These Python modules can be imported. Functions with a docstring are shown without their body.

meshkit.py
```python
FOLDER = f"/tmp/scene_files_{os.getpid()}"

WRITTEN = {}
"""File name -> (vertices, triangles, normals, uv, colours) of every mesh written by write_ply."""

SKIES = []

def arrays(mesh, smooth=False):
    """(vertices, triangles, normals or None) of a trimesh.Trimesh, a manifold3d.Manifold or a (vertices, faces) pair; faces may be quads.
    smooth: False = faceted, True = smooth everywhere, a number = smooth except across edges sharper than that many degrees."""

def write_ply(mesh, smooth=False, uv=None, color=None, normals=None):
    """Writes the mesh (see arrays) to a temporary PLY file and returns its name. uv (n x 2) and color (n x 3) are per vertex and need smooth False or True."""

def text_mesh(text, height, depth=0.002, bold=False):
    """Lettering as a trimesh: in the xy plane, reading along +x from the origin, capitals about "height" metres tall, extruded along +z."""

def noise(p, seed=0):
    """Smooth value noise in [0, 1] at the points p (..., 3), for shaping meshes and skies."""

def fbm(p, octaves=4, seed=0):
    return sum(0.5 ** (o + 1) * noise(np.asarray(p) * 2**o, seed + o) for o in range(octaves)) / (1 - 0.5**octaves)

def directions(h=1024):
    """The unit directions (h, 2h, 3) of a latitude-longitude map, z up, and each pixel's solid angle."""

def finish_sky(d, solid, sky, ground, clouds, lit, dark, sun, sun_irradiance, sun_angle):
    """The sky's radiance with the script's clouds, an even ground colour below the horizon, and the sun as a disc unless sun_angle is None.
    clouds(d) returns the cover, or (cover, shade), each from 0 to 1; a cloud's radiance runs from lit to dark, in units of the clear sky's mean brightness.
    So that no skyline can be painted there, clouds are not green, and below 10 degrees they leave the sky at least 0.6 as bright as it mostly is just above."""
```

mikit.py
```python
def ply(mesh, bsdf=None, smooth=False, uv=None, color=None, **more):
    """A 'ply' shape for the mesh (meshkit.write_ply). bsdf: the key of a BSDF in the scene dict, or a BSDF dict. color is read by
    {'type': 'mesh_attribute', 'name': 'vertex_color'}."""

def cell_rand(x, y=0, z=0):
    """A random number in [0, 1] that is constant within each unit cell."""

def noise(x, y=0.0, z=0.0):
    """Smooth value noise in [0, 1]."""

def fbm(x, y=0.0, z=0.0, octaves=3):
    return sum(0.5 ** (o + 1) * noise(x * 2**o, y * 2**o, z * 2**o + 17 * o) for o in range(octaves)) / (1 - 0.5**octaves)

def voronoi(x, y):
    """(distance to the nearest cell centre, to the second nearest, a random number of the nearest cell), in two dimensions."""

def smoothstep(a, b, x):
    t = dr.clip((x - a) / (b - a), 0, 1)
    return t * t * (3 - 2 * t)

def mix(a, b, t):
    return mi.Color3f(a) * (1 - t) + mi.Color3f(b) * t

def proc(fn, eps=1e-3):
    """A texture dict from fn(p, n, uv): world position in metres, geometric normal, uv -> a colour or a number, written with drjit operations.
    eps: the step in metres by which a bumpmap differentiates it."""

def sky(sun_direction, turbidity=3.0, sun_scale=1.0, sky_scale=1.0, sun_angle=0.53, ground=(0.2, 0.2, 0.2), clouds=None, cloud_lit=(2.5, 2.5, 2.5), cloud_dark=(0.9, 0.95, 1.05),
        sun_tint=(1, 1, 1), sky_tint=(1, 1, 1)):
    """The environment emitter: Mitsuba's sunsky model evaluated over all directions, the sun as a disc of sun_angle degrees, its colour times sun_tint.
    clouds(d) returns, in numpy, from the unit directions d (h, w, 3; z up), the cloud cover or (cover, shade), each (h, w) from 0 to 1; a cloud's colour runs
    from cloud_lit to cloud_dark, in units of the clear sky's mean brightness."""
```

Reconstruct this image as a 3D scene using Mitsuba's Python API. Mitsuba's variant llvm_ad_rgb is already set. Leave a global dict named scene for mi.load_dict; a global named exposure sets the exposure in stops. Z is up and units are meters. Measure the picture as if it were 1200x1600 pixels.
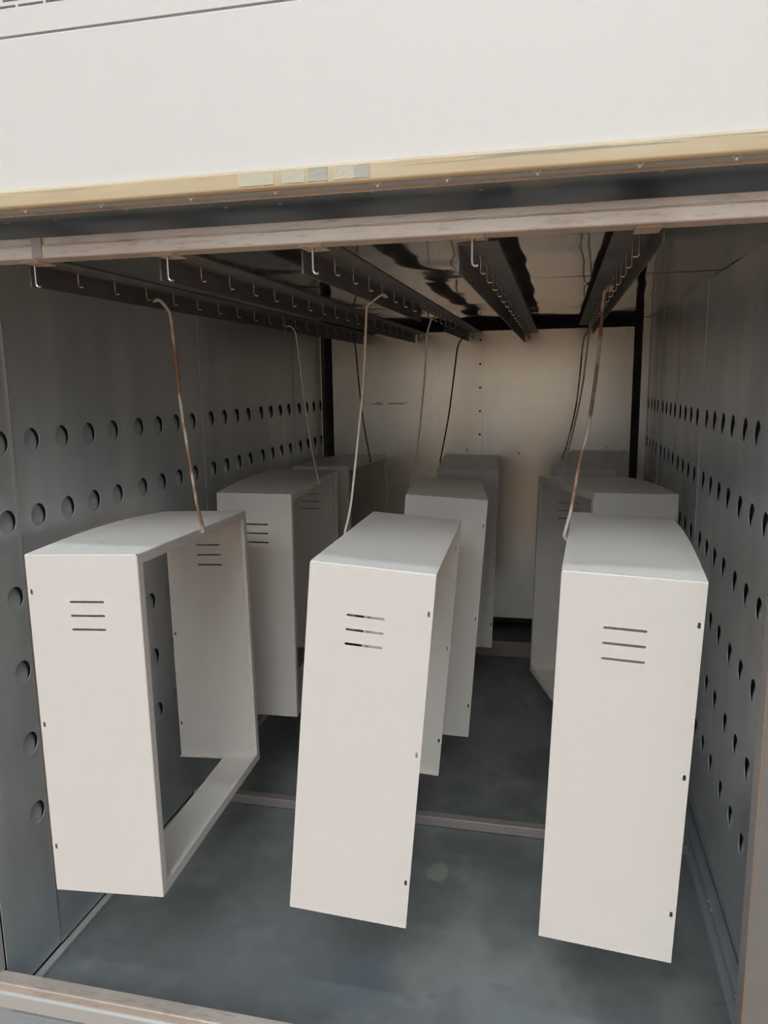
import math, random, numpy as np, trimesh, mitsuba as mi, mikit, meshkit
import drjit as dr
from shapely.geometry import Polygon, box as sbox, Point
from shapely import affinity, unary_union
from mikit import noise, fbm, smoothstep, mix, proc

T = mi.ScalarTransform4f
random.seed(7)
rng = np.random.default_rng(7)
scene, labels = {}, {}

# ------------------------------------------------------------------ camera, sky, lamp, exposure
# world: x to the right from the left oven wall, y into the oven, z up from the oven floor, metres
CAM = np.array([1.337, 0.0, 1.575])
FWD = np.array([-0.2222, 0.9596, -0.1720])
UP = np.array([-0.0247, 0.1711, 0.9849])
scene['camera'] = {'type': 'perspective', 'fov': 54.164, 'fov_axis': 'x', 'near_clip': 0.02, 'far_clip': 200.0,
                   'to_world': T().look_at(origin=CAM.tolist(), target=(CAM + FWD).tolist(), up=UP.tolist())}
exposure = 1.1

def cloud_fn(d):
    n = meshkit.fbm(d * [2.2, 2.2, 5.0] + 3.0, 4, 5)
    return np.clip((n - 0.36) * 4.0, 0, 1), np.clip((n - 0.5) * 2.0, 0, 1)

# a low bright haze: the sun stands behind thin cloud over the yard, seen from the oven above the camera
scene['sky'] = mikit.sky([-0.03, -0.77, 0.64], turbidity=8.0, sun_scale=0.78, sky_scale=.88, sun_angle=38.0, ground=(0.47, 0.29, 0.18), clouds=cloud_fn,
                         cloud_lit=(0.98, 1.22, 1.62), cloud_dark=(0.75, 0.95, 1.28), sun_tint=(0.70, 0.98, 1.42))

# ------------------------------------------------------------------ helpers
def _free(key):
    if key not in scene and key not in labels:
        return key
    k = 1
    while f'{key}_{k:03d}' in scene or f'{key}_{k:03d}' in labels:
        k += 1
    return f'{key}_{k:03d}'

def obj(name, mesh, mat, parent=None, smooth=False, label=None, cat=None, group=None, kind=None):
    key = _free((parent + '__' if parent else '') + name)
    scene[key] = mikit.ply(mesh, mat, smooth=smooth) if not isinstance(mesh, dict) else {**mesh}
    t = {k: v for k, v in (('label', label), ('category', cat), ('group', group), ('kind', kind)) if v}
    if t:
        labels[key] = t
    return key

def thing(name, label, cat=None, group=None, kind=None):
    key = _free(name)
    labels[key] = {k: v for k, v in (('label', label), ('category', cat), ('group', group), ('kind', kind)) if v}
    return key

def bx(x0, x1, y0, y1, z0, z1):
    m = trimesh.creation.box([x1 - x0, y1 - y0, z1 - z0])
    m.apply_translation([(x0 + x1) / 2, (y0 + y1) / 2, (z0 + z1) / 2])
    return m

def bevel_bar(length, a, b, r):
    """a bar along +x from 0, section a (y) by b (z) centred, rounded edges"""
    sec = sbox(-a / 2 + r, -b / 2 + r, a / 2 - r, b / 2 - r).buffer(r, 4)
    m = trimesh.creation.extrude_polygon(sec, length, engine='earcut')
    m.apply_transform(np.array([[0, 0, 1, 0], [1, 0, 0, 0], [0, 1, 0, 0], [0, 0, 0, 1.0]]))
    return m

def bar(x0, x1, y0, y1, z0, z1, r=0.003):
    """box with rounded long edges; the long axis is found"""
    d = np.array([x1 - x0, y1 - y0, z1 - z0]); ax = int(np.argmax(d)); o = [i for i in range(3) if i != ax]
    if ax == 1:
        o = [2, 0]
    m = bevel_bar(d[ax], d[o[0]], d[o[1]], min(r, d[o[0]] * .45, d[o[1]] * .45))
    M = np.eye(4); M[:3, :3] = 0
    M[ax, 0] = 1; M[o[0], 1] = 1; M[o[1], 2] = 1
    m.apply_transform(M)
    if np.linalg.det(M[:3, :3]) < 0:
        m.invert()
    c = np.array([(x0 + x1) / 2, (y0 + y1) / 2, (z0 + z1) / 2]); c[ax] = [x0, y0, z0][ax]
    m.apply_translation(c)
    return m

def sheet(poly, thick, frame):
    """extrude a shapely polygon (u, v) by thick along n; frame = (origin, u, v, n)"""
    polys = getattr(poly, 'geoms', [poly])
    m = trimesh.util.concatenate([trimesh.creation.extrude_polygon(g, thick, engine='earcut') for g in polys])
    o, u, v, n = [np.asarray(a, float) for a in frame]
    M = np.eye(4); M[:3, 0], M[:3, 1], M[:3, 2], M[:3, 3] = u, v, n, o
    m.apply_transform(M)
    if np.linalg.det(M[:3, :3]) < 0:
        m.invert()
    return m

def cat(*ms):
    return trimesh.util.concatenate(list(ms))

def spline(P, n=6):
    P = np.asarray(P, float); Q = np.vstack([2 * P[0] - P[1], P, 2 * P[-1] - P[-2]]); out = []
    for i in range(1, len(Q) - 2):
        a, b, c, d = Q[i - 1:i + 3]
        for t in np.linspace(0, 1, n, endpoint=False):
            out.append(.5 * (2 * b + (c - a) * t + (2 * a - 5 * b + 4 * c - d) * t * t + (3 * b - a - 3 * c + d) * t ** 3))
    return np.array(out + [P[-1]])

def tube(P, r, sides=8, cap=True):
    P = np.asarray(P, float); r = np.broadcast_to(r, len(P))
    t = np.gradient(P, axis=0); t /= np.linalg.norm(t, axis=1, keepdims=True)
    a = np.cross(t[0], [0, 0, 1] if abs(t[0, 2]) < .9 else [1, 0, 0]); V = []
    for i in range(len(P)):
        a = a - t[i] * (a @ t[i]); a /= np.linalg.norm(a); b = np.cross(t[i], a)
        for k in range(sides):
            an = 2 * math.pi * k / sides
            V.append(P[i] + r[i] * (math.cos(an) * a + math.sin(an) * b))
    F = []
    for i in range(len(P) - 1):
        for k in range(sides):
            p, q = i * sides + k, i * sides + (k + 1) % sides
            F += [[p, q, q + sides], [p, q + sides, p + sides]]
    n = len(V); V += [P[0], P[-1]]
    for k in range(sides):
        F += [[n, (k + 1) % sides, k], [n + 1, (len(P) - 1) * sides + k, (len(P) - 1) * sides + (k + 1) % sides]]
    return trimesh.Trimesh(np.array(V), np.array(F), process=False)

def slot(cx, cy, w, h):
    r = min(w, h) / 2 * .98
    return sbox(cx - w / 2 + r, cy - h / 2 + r, cx + w / 2 - r + 1e-6, cy + h / 2 - r + 1e-6).buffer(r, 4)

# ------------------------------------------------------------------ materials
def two(b):
    return {'type': 'twosided', 'bsdf': b}

def rgb(*c):
    return {'type': 'rgb', 'value': list(c)}

def princ(color, rough, metal=0.0, spec=0.5, **k):
    return two({'type': 'principled', 'base_color': color if isinstance(color, dict) else rgb(*color), 'roughness': rough if isinstance(rough, (dict, float)) else float(rough),
                'metallic': float(metal), 'specular': float(spec), **k})

def wall_col(p, n, uv):
    streak = fbm(p.x * 7 + p.y * 7, p.z * 0.9, 3.0, 3)
    blot = fbm(p.x * 2.3 + p.y * 2.3, p.z * 2.0, 9.0, 3)
    grain = noise(p.y * 60 + p.x * 60, p.z * 60)
    t = smoothstep(.3, .7, streak * .55 + blot * .45) + .12 * (grain - .5)
    return mix((.50, .545, .56), (.70, .73, .735), t)

def wall_rough(p, n, uv):
    return .30 + .16 * fbm(p.y * 4 + p.x * 4, p.z * 3, 1.0, 3)

def back_col(p, n, uv):
    b = fbm(p.x * 3, p.z * 3, 4.0, 4)
    g = fbm(p.x * 40, p.z * 8, 2.0, 2)
    scuff = smoothstep(.014, .0, dr.abs(p.z - 1.446 + .004 * (noise(p.x * 50) - .5))) * smoothstep(.22, .30, p.x) * smoothstep(.52, .46, p.x) * smoothstep(.3, .6, noise(p.x * 30, p.z * 90))
    c = mix((.86, .81, .72), (.96, .93, .86), smoothstep(.3, .7, b) * .7 + .3 * g)
    return mix(c, (.25, .20, .17), scuff * .7)

def floor_col(p, n, uv):
    d = fbm(p.x * 4.5, p.y * 3.4, 0.0, 5)
    fine = fbm(p.x * 25, p.y * 25, 5.0, 3)
    t = smoothstep(.34, .68, d) * .75 + .35 * (fine - .4)
    c = mix((.155, .168, .17), (.255, .268, .264), t)
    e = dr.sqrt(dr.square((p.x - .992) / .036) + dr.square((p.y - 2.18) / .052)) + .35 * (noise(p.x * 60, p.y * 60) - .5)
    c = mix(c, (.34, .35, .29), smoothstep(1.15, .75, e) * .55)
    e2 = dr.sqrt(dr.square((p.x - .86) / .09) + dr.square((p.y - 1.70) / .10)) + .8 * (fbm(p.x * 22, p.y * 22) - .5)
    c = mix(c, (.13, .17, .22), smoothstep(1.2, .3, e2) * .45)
    spots = smoothstep(.74, .80, fbm(p.x * 9 + 4, p.y * 16, 7.0, 3))
    return mix(c, (.10, .115, .12), spots * .22)

def frame_col(p, n, uv):
    a = fbm(p.x * 5, p.z * 8 + p.y * 8, 1.0, 3)
    b = fbm(p.x * 38, p.z * 190 + p.y * 190, 2.0, 3)
    c = mix((.56, .47, .40), (.69, .60, .52), smoothstep(.3, .7, a))
    return mix(c, (.34, .27, .235), smoothstep(.55, .85, b) * .45)

def gasket_col(p, n, uv):
    a = fbm(p.x * 9, p.z * 60, 1.0, 3)
    s = smoothstep(.42, .58, fbm(p.x * 7, p.z * 420, 6.0, 4)) * smoothstep(.34, .46, fbm(p.x * 2.2, 3.0, 1.0, 2)) * smoothstep(1.9213, 1.9247, p.z) * smoothstep(1.933, 1.9297, p.z)
    c = mix((.60, .455, .275), (.70, .58, .385), a)
    return mix(c, (.30, .28, .24), s * .75)

def rust_col(p, n, uv):
    a = fbm(p.x * 30, p.y * 30, p.z * 14, 3)
    return mix((.62, .55, .47), (.30, .16, .10), smoothstep(.42, .62, a))

def rail_col(p, n, uv):
    return mix((.09, .092, .10), (.19, .18, .175), fbm(p.x * 20, p.y * 6, p.z * 20, 3))

def ground_col(p, n, uv):
    return mix((.47, .28, .165), (.57, .365, .235), fbm(p.x * 2, p.y * 2, 0.0, 4))

M = {
    'powder_coat': princ((.775, .73, .683), .36, 0, .5),
    'door_paint': princ((.81, .775, .735), .45, 0, .4),
    'wall_steel': princ(proc(wall_col), proc(wall_rough), .45),
    'back_steel': princ(proc(back_col), .26, .78),
    'floor_paint': princ(proc(floor_col), .48, 0, .5),
    'ceiling_steel': princ((.50, .48, .455), .07, 1.0),
    'plate_steel': princ((.20, .27, .34), .17, 0, .5),
    'frame_steel': princ(proc(frame_col), .42, .35),
    'post_steel': princ((.27, .262, .255), .38, .35),
    'old_steel': princ((.38, .335, .31), .45, .3),
    'sill_steel': princ((.58, .575, .555), .38, .3),
    'gasket_rubber': princ(proc(gasket_col), .55),
    'clear_tape': princ((.66, .60, .46), .14, 0, .6),
    'grey_tape': princ((.50, .475, .41), .25, 0, .6),
    'rail_steel': princ(proc(rail_col), .5, .3),
    'hook_steel': princ((.62, .59, .55), .3, 1.0),
    'wire_rusty': princ(proc(rust_col), .5, .2),
    'wire_pale': princ((.72, .62, .52), .45, .2),
    'wire_dark': princ((.12, .10, .09), .5, .3),
    'casing_steel': princ((.40, .41, .42), .6),
    'grey_panel': princ((.33, .36, .38), .45),
    'bolt': princ((.7, .69, .66), .35, .9),
    'dark_bolt': princ((.06, .055, .05), .5, .3),
    'concrete': two({'type': 'diffuse', 'reflectance': proc(ground_col)}),
    'groove': princ((.42, .46, .49), .5),
    'lamp_body': princ((.8, .8, .8), .5),
}
scene.update(M)

W, D, H = 1.8, 4.257, 1.88          # inner width, depth of the back sheet, ceiling height
Y0 = 1.43                           # where the inner walls begin

# ------------------------------------------------------------------ ground and oven shell
obj('ground', bx(-14, 16, -22, 6, -.30, -.20), 'concrete', label='pale concrete ground in front of the oven', kind='structure')

# outer casing, closed so that no light leaks in
casing = cat(bx(-.12, -.08, 1.38, 4.92, -.20, 2.0), bx(1.88, 1.92, 1.38, 4.92, -.20, 2.0), bx(-.12, 1.92, 4.88, 4.92, -.20, 2.0), bx(-.12, 1.92, 1.50, 4.92, 1.97, 2.01),
             bx(-.12, 1.92, 1.44, 4.92, -.20, -.03))
obj('wall_outer', casing, 'casing_steel', kind='structure', label='steel outer casing behind the oven lining')

def panel_mesh(side, k, y_first, zoff, ylo, yhi, proud):
    """a lining sheet with four columns and six rows of punched holes whose flaps are pressed inwards"""
    s, dz, r = .12427, .19829, .0305
    zt = H + .0
    poly = sbox(ylo, .206 if side == 'right' else .018, yhi, zt)
    holes, flaps = [], []
    for j in range(4):
        y = y_first + j * s
        if y - r < ylo + .01 or y + r > yhi - .005:
            continue
        for i in range(6):
            z = 1.4374 + zoff - i * dz
            holes.append(Point(y, z).buffer(r, 6))
            flaps.append((y, z))
    poly = poly.difference(unary_union(holes))
    sx = 1 if side == 'left' else -1
    x0 = (0 if side == 'left' else W) + sx * proud
    m = [sheet(poly, .0025, ((x0 - sx * .0025, 0, 0), (0, 1, 0), (0, 0, 1), (sx, 0, 0)))]
    # pressed-in flap: hinged low towards the mouth of the oven
    ca, sa = math.cos(math.radians(13)), math.sin(math.radians(13))
    ring = [(r * .985 * math.cos(a), r * .985 * math.sin(a)) for a in np.linspace(0, 2 * math.pi, 18, endpoint=False)]
    hdir = np.array([-.40, -.917]); perp = np.array([-hdir[1], hdir[0]])
    V, F = [], []
    for y, z in flaps:
        b = len(V)
        for a, c in ring:
            q = np.array([a, c]); along = r - q @ hdir          # distance from the hinge
            pp = perp * (q @ perp) + hdir * (r - along * ca)
            V.append([x0 - sx * (.001 + along * sa), y + pp[0], z + pp[1]])
        V.append(np.mean(V[b:], axis=0).tolist())
        for t in range(18):
            F.append([b + 18, b + t, b + (t + 1) % 18])
    if V:
        fl = trimesh.Trimesh(np.array(V), np.array(F), process=False)
        m.append(fl)
    return cat(*m)

PITCH = .52527
for side, yf, zoff in (('left', 1.7066, 0.0), ('right', 1.6823, .0035)):
    wname = 'wall_' + side
    x0 = -.045 if side == 'left' else W + .045
    obj(wname, bx(min(x0, x0 + .004), max(x0, x0 + .004), Y0, 4.86, 0, H + .05), 'casing_steel', kind='structure',
        label=f'{side} oven wall lined with perforated steel sheets')
    edges = [Y0, yf - .074] + [yf - .074 + PITCH * k for k in range(1, 6)]
    edges[-1] = D + .03
    for k in range(len(edges) - 1):
        first = yf + PITCH * (k - 1) + (.038 if k == 0 else 0)
        obj('panel', panel_mesh(side, k, first, zoff, edges[k] + .0008, edges[k + 1] - .0008, .0025 if k % 2 else 0.0), 'wall_steel', wname)

obj('seam', bar(.0, .004, 1.6318, 1.6348, .02, 1.86, .001), 'hook_steel', 'wall_left', label='bright seam edge between two sheets')
obj('seam', bar(1.7965, 1.80, 3.199, 3.202, .21, 1.86, .001), 'hook_steel', 'wall_right', label='bright seam edge between two sheets')
obj('wall_back', bx(-.08, 1.88, 4.83, 4.84, 0, H + .05), 'casing_steel', kind='structure', label='back oven wall lined with beige steel sheets')
for a, b, pr in ((.055, .686, 0), (.684, .925, .002), (.923, 1.722, 0)):
    obj('panel', bar(a, b, D - pr, D - pr + .0025, .206, 1.838, .001), 'back_steel', 'wall_back')
for z in (1.79, 1.66, 1.53, 1.40, 1.27, 1.14):
    b = trimesh.creation.icosphere(1, .006); b.apply_scale([1, .5, 1]); b.apply_translation([.912, D - .003, z]); obj('rivet', b, 'dark_bolt', 'wall_back', smooth=True)
for x, z in ((1.13, 1.165), (1.60, 1.20), (.84, 1.18)):
    b = trimesh.creation.icosphere(1, .006); b.apply_scale([1, .5, 1]); b.apply_translation([x, D - .002, z]); obj('rivet', b, 'bolt', 'wall_back', smooth=True)
obj('skirt', bar(1.838, 1.841, Y0, 4.3, .0, .215, .001), 'wall_steel', 'wall_right', label='recessed skirt sheet below the perforated sheets')
# corner posts and the base rails
obj('trim_1', bar(1.757, 1.797, 4.19, 4.23, 0, H, .003), 'back_steel', kind='structure', label='beige steel corner post at the right end of the back wall')
obj('trim_2', bar(.003, .010, 4.19, 4.25, 0, H, .002), 'back_steel', kind='structure', label='thin steel corner edge at the left end of the back wall')
obj('trim_3', bar(.01, 1.79, 4.16, 4.20, 0.0, .094, .004), 'old_steel', kind='structure', label='brown steel base rail along the back wall')
obj('trim_4', bar(.005, 1.795, 2.43, 2.465, 0.0, .036, .003), 'old_steel', kind='structure', label='brown steel bar lying across the middle of the oven floor')
obj('trim_5', cat(bar(.0005, .022, 1.44, 4.16, 0, .012, .002)), 'sill_steel', kind='structure', label='thin steel base rail along the left wall')
obj('trim_6', cat(bar(1.79, 1.81, 1.44, 4.16, 0, .022, .003), bar(1.81, 1.836, 1.44, 4.16, .0, .05, .003)), 'grey_panel', kind='structure', label='double steel base rail along the right wall')
for y in (1.80, 2.12, 2.16, 2.75):
    b = trimesh.creation.icosphere(1, .007); b.apply_scale([.6, 1, 1]); b.apply_translation([1.810, y, .038]); obj('bolt', b, 'bolt', 'trim_6', smooth=True)

# floor: two painted plates
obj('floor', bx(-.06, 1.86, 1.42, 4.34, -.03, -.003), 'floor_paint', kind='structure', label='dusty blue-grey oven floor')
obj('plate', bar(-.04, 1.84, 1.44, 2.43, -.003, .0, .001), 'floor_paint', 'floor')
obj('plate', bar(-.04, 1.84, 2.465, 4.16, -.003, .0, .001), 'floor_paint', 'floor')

# ceiling: polished sheets, slightly buckled
def ceil_sheet(y0, y1, seed, tilt):
    nx, ny = 150, max(20, int((y1 - y0) * 80))
    X, Y = np.meshgrid(np.linspace(-.04, 1.84, nx), np.linspace(y0, y1, ny), indexing='ij')
    P = np.stack([X, Y, 0 * X], -1)
    e = np.clip(np.minimum(Y - y0, y1 - Y) / .06, 0, 1)
    z = .006 * (meshkit.noise(P * [2.6, 3.2, 1] + seed, seed) - .5) + .0030 * (meshkit.noise(P * [8.5, 7, 1] + seed * 2, seed + 3) - .5) * (.4 + .6 * e)
    z += -.006 * np.exp(-((X - 1.02) / .13) ** 2 - ((Y - 2.10) / .13) ** 2)
    z += tilt * ((Y - y0) / (y1 - y0) - .5)
    V = np.stack([X, Y, H + z], -1).reshape(-1, 3)
    i, j = np.meshgrid(np.arange(nx - 1), np.arange(ny - 1), indexing='ij')
    q = i * ny + j
    F = np.stack([q, q + 1, q + ny + 1, q + ny], -1).reshape(-1, 4)
    return trimesh.Trimesh(V, np.vstack([F[:, [0, 1, 2]], F[:, [0, 2, 3]]]), process=False)

obj('ceiling', cat(bx(-.08, 1.88, 1.57, 4.86, H + .03, H + .05), bx(-.08, 1.88, 1.571, 1.575, H - .004, H + .05)), 'casing_steel', kind='structure', label='polished steel oven ceiling with buckled mirror-like sheets')
for i, (a, b, t) in enumerate(((1.572, 2.46, .002), (2.464, 3.20, -.003), (3.204, 4.33, .002))):
    obj('panel', ceil_sheet(a, b, i + 1, t), 'ceiling_steel', 'ceiling', smooth=True)

# ------------------------------------------------------------------ front frame
obj('trim_7', bar(-.6, 2.5, 1.38, 1.43, 1.826, 1.851, .003), 'frame_steel', kind='structure', label='brown steel beam over the oven mouth')
obj('upper_strip', bar(-.6, 2.5, 1.384, 1.43, 1.852, 1.868, .002), 'frame_steel', 'trim_7')
obj('splice', bar(.300, .322, 1.3775, 1.384, 1.828, 1.8665, .001), 'old_steel', 'trim_7', label='dark splice mark on the beam')
seam = [[x, 1.382 + .0006 * math.sin(x * 31), 1.8513 + .0007 * math.sin(x * 57)] for x in np.linspace(-.5, 2.4, 160)]
obj('weld_seam', tube(seam, [.0012 + .0009 * abs(math.sin(x * 19) * math.sin(x * 7)) for x in np.linspace(-.5, 2.4, 160)], 6), 'frame_steel', 'trim_7', smooth=True)
obj('trim_8', bar(-.07, -.004, 1.38, 1.43, .11, 1.826, .004), 'sill_steel', kind='structure', label='steel post at the left of the oven mouth')
obj('trim_9', bar(1.712, 1.80, 1.38, 1.43, .11, 1.826, .004), 'post_steel', kind='structure', label='steel post at the right of the oven mouth')
obj('edge', bar(1.7115, 1.7150, 1.3785, 1.382, .11, 1.826, .001), 'hook_steel', 'trim_9', label='thin bright strip standing in for the highlight along the post corner')  # highlight on the post corner, put in as a thin shiny strip
obj('trim_10', bar(-.6, 2.5, 1.38, 1.42, .080, .114, .004), 'frame_steel', kind='structure', label='brown steel sill at the foot of the oven mouth')
obj('trim_11', bar(-.6, 2.5, 1.374, 1.41, .046, .092, .006), 'sill_steel', kind='structure', label='pale steel bar just below the sill')
obj('trim_12', cat(bx(-.6, 2.5, 1.40, 1.42, -.20, .05), bar(.03, 2.4, 1.392, 1.40, .012, .022, .002)), 'grey_panel', kind='structure', label='blue-grey panel under the oven sill')
# blind sheets between the posts and the casing
obj('wall_front', cat(bx(-.8, -.03, 1.40, 1.43, .11, 1.90), bx(1.80, 2.6, 1.40, 1.43, .11, 1.90), bx(-.8, 2.6, 1.57, 1.60, 1.888, 2.0), bx(-.12, 1.92, 1.43, 1.45, -.2, .0)), 'grey_panel', kind='structure', label='grey front sheets beside the oven mouth')

# ------------------------------------------------------------------ raised door / front above the mouth
door = thing('door_1', 'large white raised oven door panel above the mouth with a beige seal along its lower edge', kind='structure')
FY = 1.300                          # face of the raised door
obj('panel', bar(-.9, 2.9, FY, FY + .006, 1.936, 2.1955, .002), 'door_paint', door)
vent = []
for row in range(9):
    z = 2.2469 + row * .0103
    for c in range(-8, 12):
        x = .402 + c * .0566 + (row % 2) * .0308 - row * .005
        if x + .0259 < .533:
            vent.append(sbox(x - .0259, z - .0021, x + .0259, z + .0021))
up = sbox(-.9, 2.200, 2.9, 3.0).difference(unary_union(vent))
obj('upper_panel', sheet(up, .003, ((0, FY + .003, 0), (1, 0, 0), (0, 0, 1), (0, -1, 0))), 'door_paint', door, label='white upper sheet with rows of small vent slots')
obj('groove', bx(-.9, 2.9, FY + .0035, FY + .010, 2.185, 2.21), 'groove', door, label='blue-grey joint line across the white panel')
obj('vent_backing', bx(-.3, .6, FY + .012, FY + .016, 2.21, 2.36), 'groove', door)
obj('seal', bar(-.9, 2.9, FY - .010, FY + .005, 1.9028, 1.9355, .006), 'gasket_rubber', door, smooth=30, label='yellowish beige rubber seal strip with scuffs')
for x0, x1, m in ((.787, .853, 'clear_tape'), (.8674, .9078, 'clear_tape'), (.9145, .9492, 'grey_tape'), (.9593, .9952, 'clear_tape'), (.994, 1.022, 'grey_tape')):
    n = 10; V = []; F = []
    for i in range(n + 1):
        for j in range(9):
            V.append([x0 + (x1 - x0) * i / n, FY - .0106 - .0008 * rng.random(), 1.9095 + .0219 * j / 8])
    for i in range(n):
        for j in range(8):
            q = i * 9 + j; F.append([q, q + 9, q + 10, q + 1])
    F = np.array(F); V = np.array(V)
    t = trimesh.Trimesh(V, np.vstack([F[:, [0, 1, 2]], F[:, [0, 2, 3]]]), process=False)
    back = trimesh.Trimesh(V + [0, .0012, 0], t.faces[:, ::-1], process=False)
    obj('tape', cat(t, back), m, door, smooth=True, label='crinkled clear tape on the seal' if m == 'clear_tape' else 'grey tape patch on the seal')
PZ = 1.9025                         # under side of the door
obj('lower_flange', bx(-.9, 2.9, FY + .002, FY + .033, PZ, PZ + .003), 'groove', door)
obj('lip', bar(-.9, 2.9, FY + .030, FY + .036, PZ - .005, PZ + .002, .001), 'frame_steel', door, label='thin bright edge of the under plate')
obj('under_plate', bx(-.9, 2.9, FY + .036, 1.585, PZ, PZ + .003), 'plate_steel', door, label='dark shiny plate under the raised door')
for i in range(13):
    x = .05 + .16 * i
    b = trimesh.creation.icosphere(1, .0045); b.apply_scale([1, 1, .5]); b.apply_translation([x + .03 * math.sin(i * 2.1), FY + (.10 if i % 3 else .055), PZ]); obj('screw', b, 'bolt', door, smooth=True)
for i, x in enumerate((.35, .51, .69, .85, 1.032, 1.15, 1.296, 1.452, 1.592)):
    d = cat(*[trimesh.creation.icosphere(1, .004).apply_translation([dx, 0, dz]) for dx, dz in ((0, 0), (.0045, .002), (-.0045, .002), (0, -.0035))])
    d.apply_scale([1, .6, .8]); d.apply_translation([x, FY + .004, PZ - .0015]); obj('sealant_blob', d, 'bolt', door, smooth=True)
# closed box behind the white panels
obj('housing', cat(bx(-.9, 2.9, 1.585, 1.60, PZ, 3.0), bx(-.9, 2.9, FY + .01, 1.60, 2.99, 3.0), bx(-.9, -.89, FY + .01, 1.60, PZ, 3.0), bx(2.89, 2.9, FY + .01, 1.60, PZ, 3.0)), 'grey_panel', door)

# ------------------------------------------------------------------ hanging rails with hooks
hook_cache = {}
def hook_mesh(side, length):
    """rod hook hanging from the origin, its foot bent towards side"""
    P = [(0, 0, .022), (0, 0, 0), (0, 0, -length + .008), (side * .0015, 0, -length + .003), (side * .005, 0, -length), (side * .011, 0, -length + .001)]
    m = tube(spline(P, 3), .0023, 7)
    nut = trimesh.creation.cylinder(.0055, .006, sections=6); nut.apply_translation([0, 0, .001])
    top = nut.copy(); top.apply_translation([0, 0, .0125])
    return cat(m, nut, top)

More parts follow.
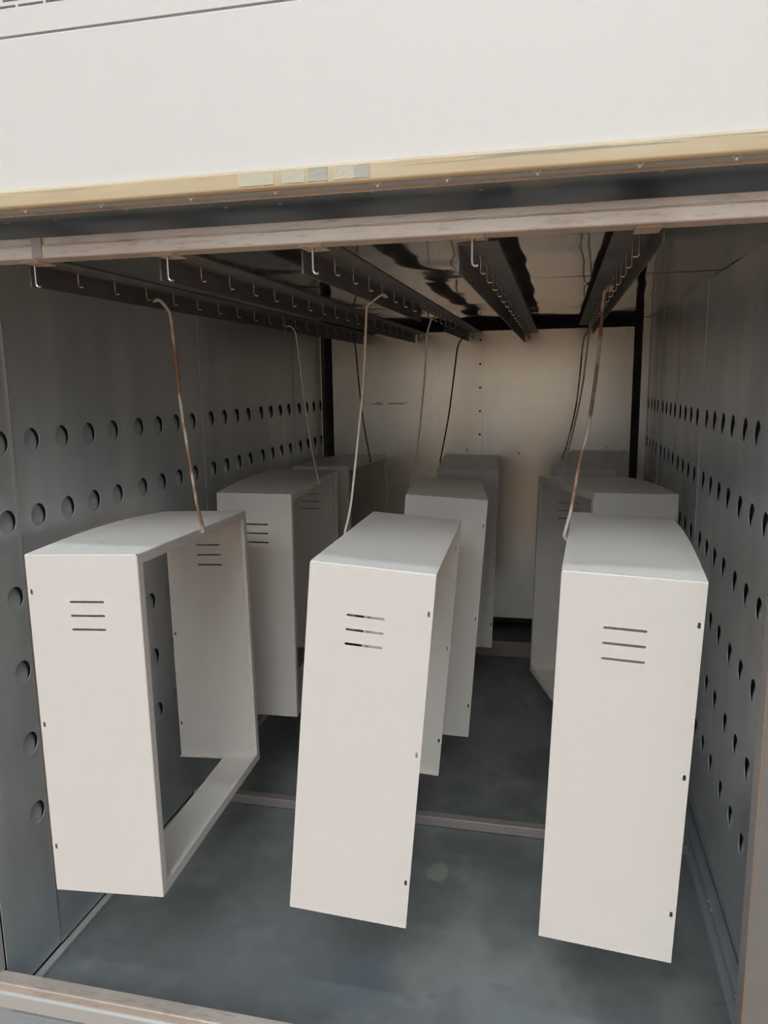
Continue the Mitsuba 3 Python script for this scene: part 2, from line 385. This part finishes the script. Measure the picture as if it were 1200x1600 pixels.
RAILS = [(.28, 0.0, 1, 'dark steel hanging rail with hooks, nearest the left wall'),
         (.58, 0.0, 1, 'dark hanging rail with hooks, second from the left wall'),
         (.88, 0.0, 1, 'dark hanging rail with hooks in the middle, over the tilted front cabinet shell'),
         (1.18, -.010, 1, 'dark hanging rail with hooks and nothing hung on it, second from the right wall'),
         (1.48, .024, -1, 'brown hanging rail with hooks, nearest the right wall')]
for x, dz, sd, lab in RAILS:
    r = thing('hanging_rail', lab, 'rail', 'hook rails under the oven ceiling')
    zt = 1.822 + dz
    a, b = sorted((x - sd * .030, x + sd * .046))
    obj('flange', bar(a, b, 1.431, 4.21, zt + .004, zt + .0095, .001), 'rail_steel', r)
    a, b = sorted((x - sd * .030, x - sd * .026))
    cut = (2.72, 3.32) if x == .88 else (2.95, 2.97)
    obj('web_plate', bar(a, b, 1.431, cut[0], zt - .042, zt + .009, .001), 'rail_steel', r)
    obj('web_plate', bar(a, b, cut[1], 4.22, zt - .042, zt + .009, .001), 'rail_steel', r)
    obj('bracket', bar(x - .022, x + .022, 1.392, 1.45, 1.8225, 1.8262, .001), 'frame_steel', r)
    y, k = 1.41, 0
    while y < 4.2:
        ln = .046 if (k == 0 or sd < 0) else .030
        if not (sd < 0 and k == 0):
            key = (sd, ln)
            if key not in hook_cache:
                hook_cache[key] = mikit.ply(hook_mesh(sd, ln), 'hook_steel', smooth=40)
            zz = 1.822 if k == 0 else zt
            obj('hook', {**hook_cache[key], 'to_world': T().translate([x, y, zz])}, None, r)
        y += .145; k += 1

# ------------------------------------------------------------------ hung cabinet shells
CW, CL, CH, CT = .2887, .7588, .8703, .5039
def rot(yaw, roll, pit):
    a, b, g = yaw, roll, pit
    Rz = np.array([[math.cos(a), -math.sin(a), 0], [math.sin(a), math.cos(a), 0], [0, 0, 1]])
    Ry = np.array([[math.cos(b), 0, math.sin(b)], [0, 1, 0], [-math.sin(b), 0, math.cos(b)]])
    Rx = np.array([[1, 0, 0], [0, math.cos(g), -math.sin(g)], [0, math.sin(g), math.cos(g)]])
    return Rz @ Rx @ Ry

def arc_strip(p0, p1, c_off, n0, n1, r, seg=5):
    """quarter-round edge from p0 to p1 (centre line), between the normals n0 and n1"""
    p0, p1, n0, n1 = map(lambda q: np.asarray(q, float), (p0, p1, n0, n1))
    V, F = [], []
    for i in range(seg + 1):
        a = math.pi / 2 * i / seg
        d = math.cos(a) * n0 + math.sin(a) * n1
        V += [p0 + d * r, p1 + d * r]
    for i in range(seg):
        q = 2 * i; F += [[q, q + 1, q + 3], [q, q + 3, q + 2]]
    return trimesh.Trimesh(np.array(V), np.array(F), process=False)

def cabinet(sg, att, ang, crown, label):
    t = thing('cabinet_shell', label, 'cabinet shell', 'powder-coated cabinet shells hung in the oven')
    th, r = .0016, .003
    yf, yb = -CL * CT, CL * (1 - CT)
    Mx = np.eye(4); Mx[:3, :3] = rot(*ang); Mx[:3, 3] = att
    def put(name, m, smooth=30, **k):
        m.apply_transform(Mx)
        obj(name, m, 'powder_coat', t, smooth=smooth, **k)
    # the two narrow side sheets with louvre slots and screw slots (u = distance from the framed edge, v = z)
    side = sbox(r, -CH, CW, -r)
    cuts = [slot(CW * .475, -z, .088, .0058) for z in (.116, .150, .184)] + [slot(CW - .0095, -z, .0062, .0135) for z in (.092, .428, .752)]
    side = side.difference(unary_union(cuts))
    for y, n in ((yf, 1), (yb, -1)):
        m = sheet(side, th, ((0, y, 0), (sg, 0, 0), (0, 0, 1), (0, n, 0)))
        hem = bx(min(sg * r, sg * CW), max(sg * r, sg * CW), min(y, y + n * .016), max(y, y + n * .016), -CH, -CH + th)
        e1 = arc_strip((sg * r, y + n * r, -r), (sg * CW, y + n * r, -r), 0, (0, -n, 0), (0, 0, 1), r)
        e2 = arc_strip((sg * r, y + n * r, -r), (sg * r, y + n * r, -CH), 0, (0, -n, 0), (-sg, 0, 0), r)
        put('side_panel', cat(m, hem, e1, e2))
    # top sheet, a little crowned towards its free edge
    nx, ny = 8, 25
    U, Y = np.meshgrid(np.linspace(r, CW, nx), np.linspace(yf + r, yb - r, ny), indexing='ij')
    s = (Y - yf) / CL
    Z = crown * np.sin(np.pi * s) ** 1.0 * ((U - r) / CW) ** 1.2
    V = np.stack([sg * U, Y, Z], -1).reshape(-1, 3)
    i, j = np.meshgrid(np.arange(nx - 1), np.arange(ny - 1), indexing='ij'); q = i * ny + j
    F = np.stack([q, q + ny, q + ny + 1, q + 1], -1).reshape(-1, 4)
    F = np.vstack([F[:, [0, 1, 2]], F[:, [0, 2, 3]]])
    if sg < 0:
        F = F[:, ::-1]
    rim = [V[(nx - 1) * ny + k] for k in range(ny)]
    lo = V - [0, 0, th]
    top = trimesh.Trimesh(V, F, process=False); bot = trimesh.Trimesh(lo, F[:, ::-1], process=False)
    e = np.array([p for k in range(ny) for p in (rim[k], rim[k] - np.array([0, 0, th]))])
    ef = np.array([f for k in range(ny - 1) for f in ([2 * k, 2 * k + 1, 2 * k + 3], [2 * k, 2 * k + 3, 2 * k + 2])])
    e3 = arc_strip((sg * r, yf + r, -r), (sg * r, yb - r, -r), 0, (-sg, 0, 0), (0, 0, 1), r)
    put('top_panel', cat(top, bot, trimesh.Trimesh(e, ef if sg > 0 else ef[:, ::-1], process=False), e3))
    # the frame round the framed opening, with a small return
    fw = .026
    ring = sbox(yf + r, -CH, yb - r, -r).difference(sbox(yf + fw, -CH + fw, yb - fw, -fw))
    hole = Point(0, -.011).buffer(.0045, 4)
    m = sheet(ring.difference(hole), th, ((0, 0, 0), (0, 1, 0), (0, 0, 1), (sg, 0, 0)))
    x0, x1 = sorted((0, sg * .012))
    ret = [bx(x0, x1, yf + fw - th, yf + fw, -CH + fw, -fw), bx(x0, x1, yb - fw, yb - fw + th, -CH + fw, -fw), bx(x0, x1, yf + fw, yb - fw, -fw, -fw + th), bx(x0, x1, yf + fw, yb - fw, -CH + fw - th, -CH + fw)]
    put('face_frame', cat(m, *ret), label='frame round the open face')
    x0, x1 = sorted((sg * th, sg * .130))
    put('bottom_rail', cat(bx(x0, x1, yf + th, yb - th, -CH, -CH + th)), label='bottom sheet reaching part of the way across')
    return t

Z = 1.575
CABS = [
    (-1, (.359, 1.921, Z - .4047), (.0691, -.0239, -.035), .014, 'front left pale grey cabinet shell, its framed opening facing right'),
    (1, (.7796, 1.9548, Z - .4067), (.0498, .0845, -.0245), .003, 'front middle pale grey cabinet shell hanging tilted, louvred end facing the oven mouth'),
    (1, (1.3698, 1.9644, Z - .4008), (-.0451, .0338, -.0061), .018, 'front right pale grey cabinet shell beside the perforated right wall'),
    (-1, (.3698, 2.9594, Z - .4051), (.0584, .0099, -.0002), .016, 'grey cabinet shell hanging directly behind the front left one'),
    (1, (.7728, 2.9384, Z - .4089), (.131, .0745, -.0418), .004, 'grey cabinet shell hanging directly behind the tilted front middle one'),
    (1, (1.3619, 2.945, Z - .3976), (.2673, .0375, -.0497), .022, 'grey cabinet shell turned askew behind the front right one, framed opening facing left'),
    (-1, (.3574, 3.8974, Z - .4134), (-.0335, -.0306, -.018), .008, 'shaded cabinet shell farthest back on the left, near the back wall'),
    (1, (.751, 3.8802, Z - .4135), (.0973, .0280, -.0039), .004, 'shaded cabinet shell farthest back in the middle row, near the back wall'),
    (1, (1.3719, 3.9468, Z - .3984), (-.1527, .0064, .0236), .008, 'dark shaded cabinet shell farthest back on the right, mostly hidden'),
]
for c in CABS:
    cabinet(*c)

# ------------------------------------------------------------------ hanging wires
WIRES = [
    (0, 'wire_rusty', .0046, 'thick rusty wire holding the front left cabinet shell', [[.298, 1.845, 1.788], [.31, 1.845, 1.792], [.32, 1.846, 1.788], [.334, 1.849, 1.77], [.342, 1.852, 1.745], [.342, 1.865, 1.642], [.341, 1.882, 1.506], [.348, 1.899, 1.365], [.355, 1.912, 1.246], [.364, 1.921, 1.175]]),
    (1, 'wire_pale', .0033, 'pale curved wire holding the tilted front middle cabinet shell', [[.894, 1.99, 1.790], [.882, 1.99, 1.799], [.860, 1.989, 1.787], [.841, 1.988, 1.772], [.837, 1.987, 1.754], [.832, 1.98, 1.635], [.824, 1.975, 1.534], [.805, 1.965, 1.362], [.79, 1.959, 1.24], [.774, 1.955, 1.170]]),
    (2, 'wire_rusty', .0048, 'thick brown wire holding the front right cabinet shell', [[1.462, 2.135, 1.799], [1.470, 2.135, 1.812], [1.462, 2.131, 1.812], [1.454, 2.126, 1.801], [1.447, 2.121, 1.783], [1.439, 2.09, 1.658], [1.426, 2.056, 1.526], [1.412, 2.031, 1.428], [1.396, 2.014, 1.363], [1.379, 1.984, 1.249], [1.362, 1.964, 1.178]]),
    (3, 'wire_pale', .0034, 'thin pale wire holding the cabinet shell behind the front left one', [[.297, 2.86, 1.789], [.305, 2.86, 1.792], [.317, 2.862, 1.785], [.328, 2.866, 1.763], [.331, 2.87, 1.736], [.336, 2.89, 1.618], [.344, 2.914, 1.465], [.355, 2.939, 1.308], [.373, 2.959, 1.174]]),
    (4, 'wire_pale', .0034, 'thin wire holding the cabinet shell behind the tilted middle one', [[.897, 2.715, 1.788], [.890, 2.716, 1.786], [.883, 2.721, 1.768], [.874, 2.73, 1.743], [.869, 2.743, 1.71], [.849, 2.8, 1.562], [.816, 2.87, 1.366], [.789, 2.914, 1.236], [.768, 2.938, 1.168]]),
    (5, 'wire_pale', .0036, 'pale wire beside the thick brown one, holding the askew right cabinet shell', [[1.463, 3.295, 1.800], [1.470, 3.294, 1.818], [1.466, 3.283, 1.810], [1.459, 3.271, 1.793], [1.452, 3.246, 1.744], [1.432, 3.149, 1.552], [1.405, 3.071, 1.403], [1.372, 2.991, 1.259], [1.354, 2.945, 1.181]]),
    (6, 'wire_dark', .0040, 'dark wire holding the farthest back cabinet shell on the left', [[.297, 3.875, 1.788], [.288, 3.875, 1.786], [.298, 3.876, 1.759], [.303, 3.878, 1.693], [.312, 3.883, 1.561], [.331, 3.891, 1.359], [.3625, 3.897, 1.165]]),
    (7, 'wire_dark', .0038, 'dark wire holding the farthest back cabinet shell in the middle row', [[.896, 3.73, 1.788], [.880, 3.73, 1.776], [.858, 3.736, 1.746], [.848, 3.746, 1.71], [.828, 3.779, 1.586], [.799, 3.824, 1.411], [.767, 3.861, 1.261], [.746, 3.88, 1.166]]),
    (8, 'wire_rusty', .0040, 'brown wire holding the farthest back cabinet shell on the right', [[1.463, 4.02, 1.800], [1.465, 4.02, 1.79], [1.458, 4.017, 1.775], [1.45, 4.01, 1.721], [1.441, 3.995, 1.578], [1.424, 3.977, 1.417], [1.387, 3.957, 1.24], [1.366, 3.947, 1.180]]),
]
for i, mat, rad, lab, pts in WIRES:
    sg, att, ang = CABS[i][:3]
    Mr = rot(*ang)
    end = [np.array(att) + Mr @ np.array([-sg * .006, 0, -.006]), np.array(att) + Mr @ np.array([-sg * .004, 0, -.0115]), np.array(att) + Mr @ np.array([sg * .010, 0, -.012])]
    P = np.array(pts[:-1] + [pts[-1]] + [e.tolist() for e in end])
    obj('hanging_wire', tube(spline(P, 5), rad, 9), mat, smooth=True, label=lab, cat='wire', group='wires holding the cabinet shells')


# ------------------------------------------------------------------ unseen lamp, out of view, placed to light the front strip of the cabinet tops
lamp = thing('unseen_lamp', 'unseen long narrow lamp high in front of the oven, out of view, placed to light the front strip of the cabinet tops', 'lamp')
obj('housing', bx(-1.1, 3.1, -.80, -.56, 6.01, 6.08), 'lamp_body', lamp)
diff = trimesh.Trimesh([[-1.0, -.76, 6.005], [3.0, -.76, 6.005], [3.0, -.61, 6.005], [-1.0, -.61, 6.005]], [[0, 2, 1], [0, 3, 2]], process=False)
k = obj('diffuser', diff, 'lamp_body', lamp)
scene[k]['emitter'] = {'type': 'area', 'radiance': {'type': 'rgb', 'value': [16.0, 18.0, 18.6]}}
